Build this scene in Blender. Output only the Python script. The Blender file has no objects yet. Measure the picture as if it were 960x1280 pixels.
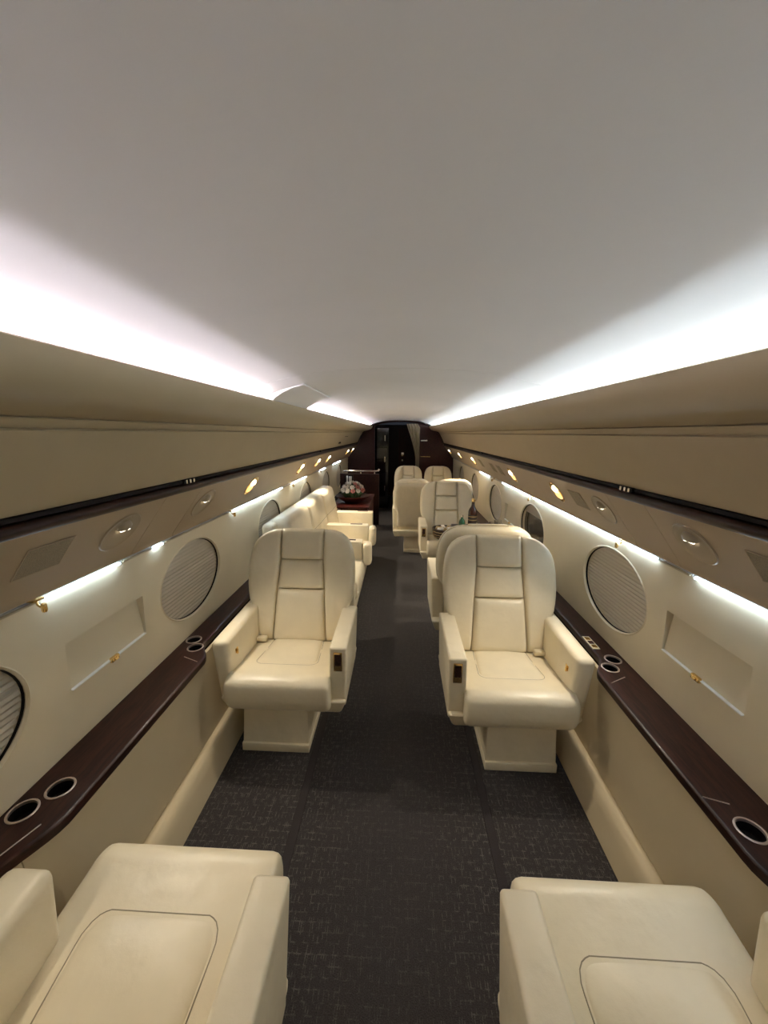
import bpy, bmesh, math, random
from mathutils import Vector, Matrix
random.seed(7)
PI = math.pi
SC = bpy.context.scene
COL = SC.collection

# ------------------------------------------------------------------ camera, world, exposure
H = 1.6                                   # eye height
F_PX = 480.0                              # focal length in pixels of the 960 x 1280 frame
PITCH = math.radians(11.654); YAW = math.radians(2.337); ROLL = 0.010
fwd = Vector((-math.sin(YAW)*math.cos(PITCH), math.cos(YAW)*math.cos(PITCH), -math.sin(PITCH)))
rgt = Vector((math.cos(YAW), math.sin(YAW), 0)); up = rgt.cross(fwd)
r2 = rgt*math.cos(ROLL) + up*math.sin(ROLL); u2 = up*math.cos(ROLL) - rgt*math.sin(ROLL)
cd = bpy.data.cameras.new('camera'); cam = bpy.data.objects.new('camera', cd); COL.objects.link(cam)
cd.sensor_fit = 'VERTICAL'; cd.sensor_height = 24.0; cd.sensor_width = 18.0
cd.lens = F_PX/1280*24.0; cd.clip_start = 0.02
m3 = Matrix((r2, u2, -fwd)).transposed()
cam.matrix_world = Matrix.Translation((0, 0, H)) @ m3.to_4x4()
SC.camera = cam
SC.view_settings.view_transform = 'Standard'; SC.view_settings.look = 'None'
SC.view_settings.gamma = 1.0; SC.view_settings.use_curve_mapping = False
SC.view_settings.exposure = 0.98
W = bpy.data.worlds.new('world'); SC.world = W; W.use_nodes = True
W.node_tree.nodes['Background'].inputs[0].default_value = (0.01, 0.011, 0.014, 1)
W.node_tree.nodes['Background'].inputs[1].default_value = 1.0
CEIL_FILL = 24.0  # emission of the added ceiling fill strips
COVE_L, COVE_R = 44.0, 46.0               # emission of the cove strips
SLOT = 14.5                               # emission of the strips over the windows
SPOT_OVAL, SPOT_GOLD = 6.5, 5.6          # watts of the reading lamps
COOL_L, COOL_R = (0.86, 0.82, 1.0), (0.71, 0.855, 1.0)
WARM = (1.0, 0.88, 0.70)

# ------------------------------------------------------------------ materials
def nt(name):
    m = bpy.data.materials.new(name); m.use_nodes = True
    return m, m.node_tree, m.node_tree.nodes['Principled BSDF']
def N(t, kind, **kw):
    n = t.nodes.new(kind)
    for k, v in kw.items():
        if k in n.inputs: n.inputs[k].default_value = v
        else: setattr(n, k, v)
    return n
def mat(name, col, rough=0.5, metal=0.0, bump=None, var=0.0, coat=0.0, spec=0.5, sheen=0.0, vscale=8.0):
    m, t, b = nt(name)
    b.inputs['Base Color'].default_value = (*col, 1); b.inputs['Roughness'].default_value = rough
    b.inputs['Metallic'].default_value = metal; b.inputs['Coat Weight'].default_value = coat
    b.inputs['Coat Roughness'].default_value = 0.08
    b.inputs['Specular IOR Level'].default_value = spec
    if sheen: b.inputs['Sheen Weight'].default_value = sheen
    tc = N(t, 'ShaderNodeTexCoord')
    if var:
        nz = N(t, 'ShaderNodeTexNoise', Scale=vscale, Detail=5.0); t.links.new(tc.outputs['Object'], nz.inputs['Vector'])
        rp = N(t, 'ShaderNodeMapRange'); t.links.new(nz.outputs['Fac'], rp.inputs['Value'])
        rp.inputs['From Min'].default_value = 0.3; rp.inputs['From Max'].default_value = 0.7
        rp.inputs['To Min'].default_value = 1-var; rp.inputs['To Max'].default_value = 1+var
        mx = N(t, 'ShaderNodeMix', data_type='RGBA', blend_type='MULTIPLY'); mx.inputs[0].default_value = 1
        mx.inputs[6].default_value = (*col, 1); t.links.new(rp.outputs[0], mx.inputs[7])
        t.links.new(mx.outputs[2], b.inputs['Base Color'])
    if bump:
        prev = None
        for sc_, st, di in bump:
            nz = N(t, 'ShaderNodeTexNoise', Scale=sc_, Detail=4.0); t.links.new(tc.outputs['Object'], nz.inputs['Vector'])
            bp = N(t, 'ShaderNodeBump', Strength=st, Distance=di); t.links.new(nz.outputs['Fac'], bp.inputs['Height'])
            if prev: t.links.new(prev.outputs[0], bp.inputs['Normal'])
            prev = bp
        t.links.new(prev.outputs[0], b.inputs['Normal'])
    return m
def emis(name, col, s):
    m, t, b = nt(name)
    b.inputs['Base Color'].default_value = (0.8, 0.8, 0.8, 1)
    b.inputs['Emission Color'].default_value = (*col, 1); b.inputs['Emission Strength'].default_value = s
    return m
def wood(name, c1, c2, rough=0.36, coat=0.03):
    m, t, b = nt(name)
    tc = N(t, 'ShaderNodeTexCoord'); mp = N(t, 'ShaderNodeMapping'); mp.inputs['Scale'].default_value = (26, 3, 26)
    t.links.new(tc.outputs['Object'], mp.inputs[0])
    nz = N(t, 'ShaderNodeTexNoise', Scale=2.2, Detail=6.0, Distortion=1.4); t.links.new(mp.outputs[0], nz.inputs['Vector'])
    cr = N(t, 'ShaderNodeValToRGB'); cr.color_ramp.elements[0].color = (*c1, 1); cr.color_ramp.elements[1].color = (*c2, 1)
    cr.color_ramp.elements[0].position = 0.38; cr.color_ramp.elements[1].position = 0.68
    t.links.new(nz.outputs['Fac'], cr.inputs[0]); t.links.new(cr.outputs[0], b.inputs['Base Color'])
    b.inputs['Roughness'].default_value = rough; b.inputs['Coat Weight'].default_value = coat; b.inputs['Coat Roughness'].default_value = 0.06
    b.inputs['Specular IOR Level'].default_value = 0.28
    return m
def carpet_mat(name, dark, light, grid):
    m, t, b = nt(name)
    tc = N(t, 'ShaderNodeTexCoord')
    wob = N(t, 'ShaderNodeTexNoise', Scale=9.0, Detail=2.0); t.links.new(tc.outputs['Object'], wob.inputs['Vector'])
    mxv = N(t, 'ShaderNodeMix', data_type='VECTOR'); mxv.inputs[0].default_value = 0.010
    t.links.new(tc.outputs['Object'], mxv.inputs[4]); t.links.new(wob.outputs['Color'], mxv.inputs[5])
    br = N(t, 'ShaderNodeTexBrick', Scale=1.0); br.offset = 0.0
    br.inputs['Brick Width'].default_value = 0.029; br.inputs['Row Height'].default_value = 0.026
    br.inputs['Mortar Size'].default_value = 0.0026; br.inputs['Mortar Smooth'].default_value = 0.6
    t.links.new(mxv.outputs[1], br.inputs['Vector'])
    br2 = N(t, 'ShaderNodeTexBrick', Scale=1.0); br2.offset = 0.5
    br2.inputs['Brick Width'].default_value = 0.0145; br2.inputs['Row Height'].default_value = 0.052
    br2.inputs['Mortar Size'].default_value = 0.0018; br2.inputs['Mortar Smooth'].default_value = 0.6
    t.links.new(mxv.outputs[1], br2.inputs['Vector'])
    am = N(t, 'ShaderNodeMath', operation='MAXIMUM'); t.links.new(br.outputs['Fac'], am.inputs[0]); t.links.new(br2.outputs['Fac'], am.inputs[1])
    brk = N(t, 'ShaderNodeTexNoise', Scale=48.0, Detail=4.0); t.links.new(tc.outputs['Object'], brk.inputs['Vector'])
    th = N(t, 'ShaderNodeMapRange'); t.links.new(brk.outputs['Fac'], th.inputs['Value'])
    th.inputs['From Min'].default_value = 0.46; th.inputs['From Max'].default_value = 0.62
    mu = N(t, 'ShaderNodeMath', operation='MULTIPLY'); t.links.new(am.outputs[0], mu.inputs[0]); t.links.new(th.outputs[0], mu.inputs[1])
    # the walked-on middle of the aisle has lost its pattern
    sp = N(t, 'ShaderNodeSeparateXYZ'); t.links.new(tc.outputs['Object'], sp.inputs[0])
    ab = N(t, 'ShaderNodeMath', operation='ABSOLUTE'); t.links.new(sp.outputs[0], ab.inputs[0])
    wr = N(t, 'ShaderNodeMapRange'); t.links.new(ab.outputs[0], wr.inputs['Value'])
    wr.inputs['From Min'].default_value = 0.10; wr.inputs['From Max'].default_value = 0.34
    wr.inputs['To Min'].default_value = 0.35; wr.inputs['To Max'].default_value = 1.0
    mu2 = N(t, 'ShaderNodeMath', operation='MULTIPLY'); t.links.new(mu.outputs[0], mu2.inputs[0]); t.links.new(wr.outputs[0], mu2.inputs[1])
    pile = N(t, 'ShaderNodeTexNoise', Scale=330.0, Detail=2.0); t.links.new(tc.outputs['Object'], pile.inputs['Vector'])
    pr = N(t, 'ShaderNodeMapRange'); t.links.new(pile.outputs['Fac'], pr.inputs['Value'])
    pr.inputs['From Min'].default_value = 0.3; pr.inputs['From Max'].default_value = 0.7
    pr.inputs['To Min'].default_value = 0.55; pr.inputs['To Max'].default_value = 1.4
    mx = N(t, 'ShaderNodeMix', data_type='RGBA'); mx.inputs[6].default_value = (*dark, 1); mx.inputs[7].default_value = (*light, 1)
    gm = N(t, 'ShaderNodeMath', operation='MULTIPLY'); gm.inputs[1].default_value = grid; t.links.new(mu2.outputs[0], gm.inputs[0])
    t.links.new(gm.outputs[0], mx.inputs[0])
    mm = N(t, 'ShaderNodeMix', data_type='RGBA', blend_type='MULTIPLY'); mm.inputs[0].default_value = 1
    t.links.new(mx.outputs[2], mm.inputs[6]); t.links.new(pr.outputs[0], mm.inputs[7])
    t.links.new(mm.outputs[2], b.inputs['Base Color'])
    b.inputs['Roughness'].default_value = 0.95; b.inputs['Specular IOR Level'].default_value = 0.15
    b.inputs['Sheen Weight'].default_value = 0.15
    bp = N(t, 'ShaderNodeBump', Strength=0.6, Distance=0.004); t.links.new(pile.outputs['Fac'], bp.inputs['Height'])
    t.links.new(bp.outputs[0], b.inputs['Normal'])
    return m
def perforated(name, c1, c2, s):
    m, t, b = nt(name)
    tc = N(t, 'ShaderNodeTexCoord')
    vo = N(t, 'ShaderNodeTexVoronoi', Scale=s); t.links.new(tc.outputs['Object'], vo.inputs['Vector'])
    cr = N(t, 'ShaderNodeValToRGB'); cr.color_ramp.elements[0].color = (*c1, 1); cr.color_ramp.elements[1].color = (*c2, 1)
    cr.color_ramp.elements[0].position = 0.2; cr.color_ramp.elements[1].position = 0.4
    t.links.new(vo.outputs['Distance'], cr.inputs[0]); t.links.new(cr.outputs[0], b.inputs['Base Color'])
    b.inputs['Roughness'].default_value = 0.8
    return m

LEATHER = mat('cream_leather', (0.80, 0.705, 0.51), 0.33, bump=[(4, 0.4, 0.03), (14, 0.22, 0.012), (30, 0.10, 0.005), (420, 0.18, 0.001)], var=0.04)
LEATHER_D = mat('leather_seam', (0.30, 0.25, 0.16), 0.6)
COVERCLOTH = mat('seat_cover_leather', (0.66, 0.58, 0.43), 0.5, bump=[(5, 0.6, 0.04), (30, 0.2, 0.004)], var=0.04)
WALLFAB = mat('sidewall_vinyl', (0.76, 0.665, 0.475), 0.55, bump=[(240, 0.10, 0.001)], var=0.02)
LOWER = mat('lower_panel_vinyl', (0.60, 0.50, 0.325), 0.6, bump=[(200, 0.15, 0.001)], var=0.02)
CEIL = mat('headliner', (0.82, 0.775, 0.715), 0.75, bump=[(160, 0.15, 0.001), (3, 0.08, 0.02)], var=0.03, vscale=2.0)
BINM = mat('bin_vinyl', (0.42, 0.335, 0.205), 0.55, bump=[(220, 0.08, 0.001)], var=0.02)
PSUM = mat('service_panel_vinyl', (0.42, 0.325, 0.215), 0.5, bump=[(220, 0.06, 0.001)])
GREY = mat('slot_lip_grey', (0.62, 0.60, 0.56), 0.45)
BLIND = mat('pleated_shade', (0.55, 0.49, 0.39), 0.75)
MAHOG = wood('mahogany', (0.016, 0.005, 0.003), (0.045, 0.014, 0.009))
MAHOG_R = wood('red_mahogany', (0.035, 0.007, 0.005), (0.085, 0.014, 0.010))
BLACK = mat('black_gap', (0.010, 0.007, 0.006), 0.6, spec=0.15)
DARKGLASS = mat('dark_gloss', (0.006, 0.008, 0.014), 0.08, coat=0.5)
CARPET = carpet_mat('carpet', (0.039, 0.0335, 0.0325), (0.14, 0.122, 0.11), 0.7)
TRACK = mat('carpet_track', (0.042, 0.036, 0.036), 0.9, bump=[(300, 0.5, 0.003)], spec=0.1)
GOLD = mat('brass', (0.83, 0.58, 0.24), 0.22, metal=1.0)
SILVER = mat('silver_strip', (0.86, 0.85, 0.80), 0.4, metal=0.25)
CHROME = mat('chrome', (0.75, 0.73, 0.70), 0.15, metal=1.0)
RING = mat('cup_ring', (0.58, 0.48, 0.42), 0.3, metal=0.7)
GRILLE = perforated('speaker_cloth', (0.14, 0.11, 0.07), (0.31, 0.26, 0.18), 420)
DISH = mat('lamp_dish', (0.34, 0.27, 0.18), 0.35)
IVORY = mat('ivory_plastic', (0.72, 0.62, 0.44), 0.4)
LAMP = emis('lamp_lens', (1.0, 0.86, 0.62), 7.0)
REFLECTOR_GLOW = emis('reflector_glow', (1.0, 0.56, 0.12), 0.75)  # lamp light caught by the gold reflector, put in as emission
LAMP_DIM = emis('lamp_lens_small', (1.0, 0.90, 0.75), 4.0)
COVEM_L = emis('cove_strip_violet_white', COOL_L, COVE_L)
COVEM_R = emis('cove_strip_blue_white', COOL_R, COVE_R)
FILLM_L = emis('fill_violet_white', COOL_L, CEIL_FILL)
FILLM_R = emis('fill_blue_white', COOL_R, CEIL_FILL)
SLOTM = emis('window_strip_white', (0.60, 0.79, 1.0), SLOT)
OFFM = mat('unlit_strip', (0.50, 0.42, 0.28), 0.35)
PANE = mat('reflection_pane', (0.05, 0.040, 0.030), 0.12, var=0.5, vscale=14)  # brown mottling paints hangar reflections into the glass colour
CURTAIN = mat('beige_curtain', (0.34, 0.27, 0.18), 0.9, bump=[(150, 0.2, 0.002)])
PETAL_W = mat('petal_white', (0.85, 0.78, 0.70), 0.6, var=0.15, vscale=30)
PETAL_P = mat('petal_pink', (0.70, 0.28, 0.24), 0.6, var=0.2, vscale=30)
LEAF = mat('leaf_green', (0.03, 0.07, 0.02), 0.6)
AMBER = mat('amber_bottle', (0.045, 0.013, 0.007), 0.08, coat=0.5)
LABEL = mat('bottle_label', (0.035, 0.02, 0.015), 0.5)
LABEL_G = mat('bottle_label_gold', (0.55, 0.38, 0.14), 0.4)
GREENB = mat('green_bottle', (0.02, 0.07, 0.035), 0.1, coat=0.4)
WICKER = mat('dark_wicker', (0.055, 0.032, 0.018), 0.6, bump=[(90, 0.6, 0.004)])
WICKER_L = mat('gold_wrapper', (0.42, 0.29, 0.12), 0.4)
GLASS, _t, _b = nt('crystal'); _b.inputs['Transmission Weight'].default_value = 1.0; _b.inputs['Roughness'].default_value = 0.02; _b.inputs['IOR'].default_value = 1.5

# ------------------------------------------------------------------ helpers
def link(o, parent=None):
    COL.objects.link(o)
    if parent is not None: o.parent = parent
    return o
def mesh(name, verts, faces, m, parent=None, smooth=True, fix=True):
    me = bpy.data.meshes.new(name); me.from_pydata([tuple(v) for v in verts], [], faces)
    if fix:
        b = bmesh.new(); b.from_mesh(me); bmesh.ops.remove_doubles(b, verts=b.verts, dist=1e-6)
        bmesh.ops.recalc_face_normals(b, faces=b.faces); b.to_mesh(me); b.free()
    return done(name, me, m, parent, smooth)
def done(name, me, m, parent=None, smooth=True):
    me.materials.append(m)
    if smooth:
        for p in me.polygons: p.use_smooth = True
        try: me.set_sharp_from_angle(angle=math.radians(40))
        except Exception: pass
    return link(bpy.data.objects.new(name, me), parent)
def frombm(name, b, m, parent=None, smooth=True):
    me = bpy.data.meshes.new(name); b.to_mesh(me); b.free(); return done(name, me, m, parent, smooth)
def box_bm(x0, x1, y0, y1, z0, z1, bev=0.0, seg=3, b=None):
    nb = bmesh.new()
    r = bmesh.ops.create_cube(nb, size=1.0)
    for v in nb.verts: v.co = ((x0+x1)/2+v.co.x*(x1-x0), (y0+y1)/2+v.co.y*(y1-y0), (z0+z1)/2+v.co.z*(z1-z0))
    if bev: bmesh.ops.bevel(nb, geom=list(nb.edges), offset=bev, segments=seg, profile=0.5, affect='EDGES', clamp_overlap=True)
    return nb
def box(name, x0, x1, y0, y1, z0, z1, m, parent=None, bev=0.0, seg=3, fn=None):
    if x0 > x1: x0, x1 = x1, x0
    b = box_bm(x0, x1, y0, y1, z0, z1, bev, seg)
    if fn:
        for v in b.verts: v.co = fn(*v.co)
    return frombm(name, b, m, parent)
def empty(name, loc, label=None, cat=None, group=None, rz=0):
    o = bpy.data.objects.new(name, None); o.location = loc; o.rotation_euler = (0, 0, rz); o.empty_display_size = 0.1
    COL.objects.link(o); return tag(o, label, cat, group)
def tag(o, label=None, cat=None, group=None, kind=None):
    if label: o['label'] = label
    if cat: o['category'] = cat
    if group: o['group'] = group
    if kind: o['kind'] = kind
    return o
def struct(o): o['kind'] = 'structure'; return o
def tube(name, pts, r, m, parent=None, seg=8, closed=False):
    V, Fc = [], []; n = len(pts); P = [Vector(p) for p in pts]
    for i, p in enumerate(P):
        a = P[(i-1) % n] if (closed or i > 0) else p; c = P[(i+1) % n] if (closed or i < n-1) else p
        d = (c-a).normalized(); q = Vector((0, 0, 1)) if abs(d.z) < 0.9 else Vector((1, 0, 0))
        s = d.cross(q).normalized(); w = s.cross(d)
        for k in range(seg): V.append(p + s*r*math.cos(2*PI*k/seg) + w*r*math.sin(2*PI*k/seg))
    for i in range(n if closed else n-1):
        for k in range(seg):
            a, b_ = i*seg+k, i*seg+(k+1) % seg; c, d_ = ((i+1) % n)*seg+(k+1) % seg, ((i+1) % n)*seg+k
            Fc.append((a, b_, c, d_))
    if not closed: Fc += [tuple(range(seg)), tuple((n-1)*seg+k for k in range(seg))]
    return mesh(name, V, Fc, m, parent)
def lathe(name, prof, m, parent=None, seg=24, at=(0, 0, 0)):
    V, Fc = [], []
    for r, z in prof:
        for k in range(seg): V.append((at[0]+r*math.cos(2*PI*k/seg), at[1]+r*math.sin(2*PI*k/seg), at[2]+z))
    for i in range(len(prof)-1):
        for k in range(seg): Fc.append((i*seg+k, i*seg+(k+1) % seg, (i+1)*seg+(k+1) % seg, (i+1)*seg+k))
    return mesh(name, V, Fc, m, parent)
def loft(name, prof, ys, m, parent=None, side=1, cap=False, smooth=True):
    """a profile of (x, z) points drawn out along the cabin"""
    V, Fc = [], []; n = len(prof)
    for y in ys:
        for x, z in prof: V.append((side*x, y, z))
    for i in range(len(ys)-1):
        for k in range(n-1): Fc.append((i*n+k, i*n+k+1, (i+1)*n+k+1, (i+1)*n+k))
    if cap: Fc += [tuple(range(n)), tuple((len(ys)-1)*n+k for k in range(n))]
    return mesh(name, V, Fc, m, parent, smooth)
def thick(prof, t):
    """close an open profile by an offset copy t away"""
    out = []
    for i, p in enumerate(prof):
        a = prof[max(i-1, 0)]; c = prof[min(i+1, len(prof)-1)]
        dx, dz = c[0]-a[0], c[1]-a[1]; L = math.hypot(dx, dz) or 1
        out.append((p[0]-dz/L*t, p[1]+dx/L*t))
    return prof + out[::-1] + [prof[0]]
def lerp(tab, z):
    if z <= tab[0][0]: return tab[0][1]
    for (a, p), (b_, q) in zip(tab, tab[1:]):
        if z <= b_:
            t = (z-a)/(b_-a); t = t*t*(3-2*t) if False else t
            return p+(q-p)*t
    return tab[-1][1]
def boolean_cut(o, cutters):
    for c in cutters:
        md = o.modifiers.new('b', 'BOOLEAN'); md.operation = 'DIFFERENCE'; md.solver = 'EXACT'; md.object = c
    dg = bpy.context.evaluated_depsgraph_get(); dg.update()
    me = bpy.data.meshes.new_from_object(o.evaluated_get(dg)); old = o.data
    o.modifiers.clear(); o.data = me; bpy.data.meshes.remove(old)
    for c in cutters:
        d = c.data; bpy.data.objects.remove(c); bpy.data.meshes.remove(d)
def copy_tree(o, parent=None):
    c = o.copy(); COL.objects.link(c); c.parent = parent
    for ch in list(o.children): copy_tree(ch, c)
    return c

Y0, Y1 = -2.2, 7.8                        # the cabin from behind the camera to the forward bulkhead
ys = [Y0, Y1]

# ------------------------------------------------------------------ floor
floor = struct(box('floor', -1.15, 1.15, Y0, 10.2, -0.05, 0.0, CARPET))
for i, (x, s) in enumerate(((-0.405, -1), (0.400, 1))):
    t = struct(box('trim_%d' % (i+1), x-0.018, x+0.018, 0.2, 6.6, 0.0, 0.004, TRACK, bev=0.0015, seg=1))

# ------------------------------------------------------------------ side walls with oval windows
WALL_TOP, WALL_BOT = 1.105, 0.555
def wx(z): return 1.058 + (WALL_TOP-z)/(WALL_TOP-0.562)*0.017
WA, WB, WZ = 0.285, 0.197, 0.852          # half width, half height, centre height of a window
def wall_mesh(holes, side):
    """holes: list of (y0, y1, kind, data). A flat-ish skin with oval and rectangular openings and their reveals."""
    V, Fc = [], []
    def add(y, z, d=0.0): V.append((side*(wx(z)+d), y, z)); return len(V)-1
    def quad_grid(ya, yb):
        zs = [WALL_TOP, 0.9, 0.72, WALL_BOT]
        g = [[add(y, z) for z in zs] for y in (ya, yb)]
        for k in range(len(zs)-1): Fc.append((g[0][k], g[0][k+1], g[1][k+1], g[1][k]))
    y = Y0
    for ya, yb, kind, dat in holes:
        if ya > y+1e-6: quad_grid(y, ya)
        cy, cz = ((ya+yb)/2, WZ) if kind == 'oval' else ((dat[0]+dat[1])/2, (dat[2]+dat[3])/2)
        hy, zt, zb = (yb-ya)/2, WALL_TOP-cz, cz-WALL_BOT
        cor = [math.atan2(zt, yb-cy), math.atan2(zt, ya-cy), math.atan2(-zb, ya-cy), math.atan2(-zb, yb-cy)]
        if kind == 'rect': cor += [math.atan2(q*(dat[3]-dat[2]), p*(dat[1]-dat[0])) + e for p in (-1, 1) for q in (-1, 1) for e in (-0.012, 0, 0.012)]
        ang = sorted([2*PI*k/56 - PI for k in range(56)] + cor)
        A, B, C = [], [], []
        for a in ang:
            c, s = math.cos(a), math.sin(a)
            tx = ((yb-cy) if c > 0 else (cy-ya))/abs(c) if abs(c) > 1e-9 else 1e9
            tz = (zt if s > 0 else zb)/abs(s) if abs(s) > 1e-9 else 1e9
            r = min(tx, tz); B.append(add(cy+r*c, cz+r*s))
            if kind == 'oval': rr = 1/math.sqrt((c/WA)**2+(s/WB)**2)
            else:
                ry, rz = (dat[1]-dat[0])/2, (dat[3]-dat[2])/2
                rr = 1/((abs(c)/ry)**60+(abs(s)/rz)**60)**(1/60)
            A.append(add(cy+rr*c, cz+rr*s)); C.append(add(cy+rr*c*0.985, cz+rr*s*0.985, 0.035))
        n = len(ang)
        for k in range(n):
            j = (k+1) % n
            Fc.append((A[k], A[j], B[j], B[k])); Fc.append((C[k], C[j], A[j], A[k]))
        y = yb
    if y < Y1: quad_grid(y, Y1)
    return V, Fc
WIN_Y = [-0.55, 0.655, 1.855, 3.06, 4.27, 5.48, 6.68]
def make_wall(side):
    nm = 'wall_left' if side < 0 else 'wall_right'
    holes = []
    for c in WIN_Y:
        holes.append((c-0.345, c+0.345, 'oval', None))
    tabs = [(1.02, 1.50, 'rect', (1.075, 1.455, 0.755, 0.925))]
    if side > 0: tabs.append((3.45, 3.90, 'rect', (3.48, 3.86, 0.755, 0.925)))
    holes = sorted(holes+tabs, key=lambda h: h[0])
    V, Fc = wall_mesh(holes, side)
    w = struct(mesh(nm, V, Fc, WALLFAB, None, True))
    for p in w.data.polygons:
        if abs(p.normal.x) > 0.9: p.use_smooth = False
    # lower panel, children of the wall: panels with joints where the seat bays begin
    prof = [(0.941, 0.527), (0.925, 0.40), (0.905, 0.22), (0.893, 0.09), (0.893, 0.02)]
    cuts = [Y0, 0.735, 2.02, 3.3, 4.6, 5.9, Y1]
    for a, b_ in zip(cuts, cuts[1:]):
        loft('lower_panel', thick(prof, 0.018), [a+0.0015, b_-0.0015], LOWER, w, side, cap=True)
    # hull skin behind everything so no daylight gets in
    loft('hull_skin', [(0.94, 0.0), (1.13, 0.45), (1.14, 0.9), (1.12, 1.2), (1.0, 1.5), (0.85, 1.68)], ys, BLACK, w, side)
    return w
wall_left, wall_right = make_wall(-1), make_wall(1)
for side, nm in ((-1, 'baseboard_left'), (1, 'baseboard_right')):
    pr = [(0.897, 0.148), (0.885, 0.152), (0.868, 0.146), (0.853, 0.126), (0.843, 0.09), (0.833, 0.045), (0.824, 0.004)]
    struct(loft(nm, pr+[(0.897, 0.004), (0.897, 0.148)], [Y0, Y1], LOWER, None, side, cap=True))

# windows: frame, pleated shade, pane
def oval_ring(yc, zc, a0, b0, a1, b1, d0, d1, side, n=56):
    V, Fc = [], []
    rings = [(a0, b0, d0), ((a0+a1)/2, (b0+b1)/2, min(d0, d1)-0.004), (a1, b1, d1)]
    for a, b_, d in rings:
        for k in range(n):
            t = 2*PI*k/n; z = zc+b_*math.sin(t); V.append((side*(wx(z)+d), yc+a*math.cos(t), z))
    for i in range(2):
        for k in range(n): Fc.append((i*n+k, i*n+(k+1) % n, (i+1)*n+(k+1) % n, (i+1)*n+k))
    return V, Fc
wn = 0
for side in (-1, 1):
    for wi, yc in enumerate(WIN_Y):
        if wi == 0: continue
        wn += 1
        root = struct(empty('window_%d' % wn, (0, 0, 0)))
        V, Fc = oval_ring(yc, WZ, WA+0.007, WB+0.007, WA-0.003, WB-0.003, 0.0005, 0.005, side)
        mesh('window_frame', V, Fc, WALLFAB, root)
        V, Fc = oval_ring(yc, WZ, WA-0.001, WB-0.001, WA-0.006, WB-0.005, 0.012, 0.016, side)
        mesh('shade_track', V, Fc, BLACK, root)
        drop = 0.0
        if side > 0 and wi == 3: drop = 0.78           # this shade stands almost open
        V, Fc = [], []; n = 20; k0 = 0
        zt, zb = WZ+WB-0.005, WZ-WB+0.005
        if drop: zt2, zb2 = zt, zt-(zt-zb)*(1-drop)
        else: zt2, zb2 = zt, zb
        flat = 0.10 if not drop else 0
        for k in range(2*n+1):
            z = zt2+(zb2-zt2)*k/(2*n); q = max(0.0, 1-((z-WZ)/WB)**2); h = WA*math.sqrt(q)*0.998
            amp = 0.0030*(1 if z < zt-flat*1.0 else 0.25)
            d = 0.022+(amp if k % 2 else -amp)
            V += [(side*(wx(z)+d), yc-h, z), (side*(wx(z)+d), yc+h, z)]
            if k: Fc.append((2*k-2, 2*k-1, 2*k+1, 2*k))
        mesh('pleated_shade', V, Fc, BLIND, root, smooth=False, fix=False)
        V = [(side*(wx(WZ)+0.036), yc, WZ)]; Fc = []
        for k in range(40):
            t = 2*PI*k/40; z = WZ+WB*1.01*math.sin(t); V.append((side*(wx(z)+0.036), yc+WA*1.01*math.cos(t), z)); Fc.append((0, k+1, (k+1) % 40+1))
        mesh('pane', V, Fc, PANE, root)

# ------------------------------------------------------------------ ceiling, in three lined panels
CE = [(0.0, 1.842), (0.12, 1.841), (0.24, 1.835), (0.34, 1.825), (0.43, 1.808), (0.50, 1.790), (0.57, 1.768), (0.64, 1.740), (0.72, 1.705), (0.79, 1.668)]
CEF = [(-x, z) for x, z in CE[:0:-1]] + CE
ceiling = struct(empty('ceiling', (0, 0, 1.84)))
ceiling.location = (0, 0, 0)
cc = [Y0, 1.545, 4.1, 6.4, Y1]
for a, b_ in zip(cc, cc[1:]):
    loft('headliner_panel', thick(CEF, 0.012), [a+0.002, b_-0.002], CEIL, ceiling, 1, cap=True)
loft('roof_skin', [(x*1.03, z+0.03) for x, z in CEF], [Y0, 10.2], BLACK, ceiling)

CC = [(0.425, 1.800), (0.470, 1.790), (0.520, 1.768), (0.556, 1.745), (0.568, 1.732), (0.60, 1.725), (0.60, 1.752), (0.52, 1.782), (0.425, 1.807), (0.425, 1.800)]
loft('cove_cover', CC, [1.73, 2.36], CEIL, ceiling, -1, cap=True)
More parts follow.
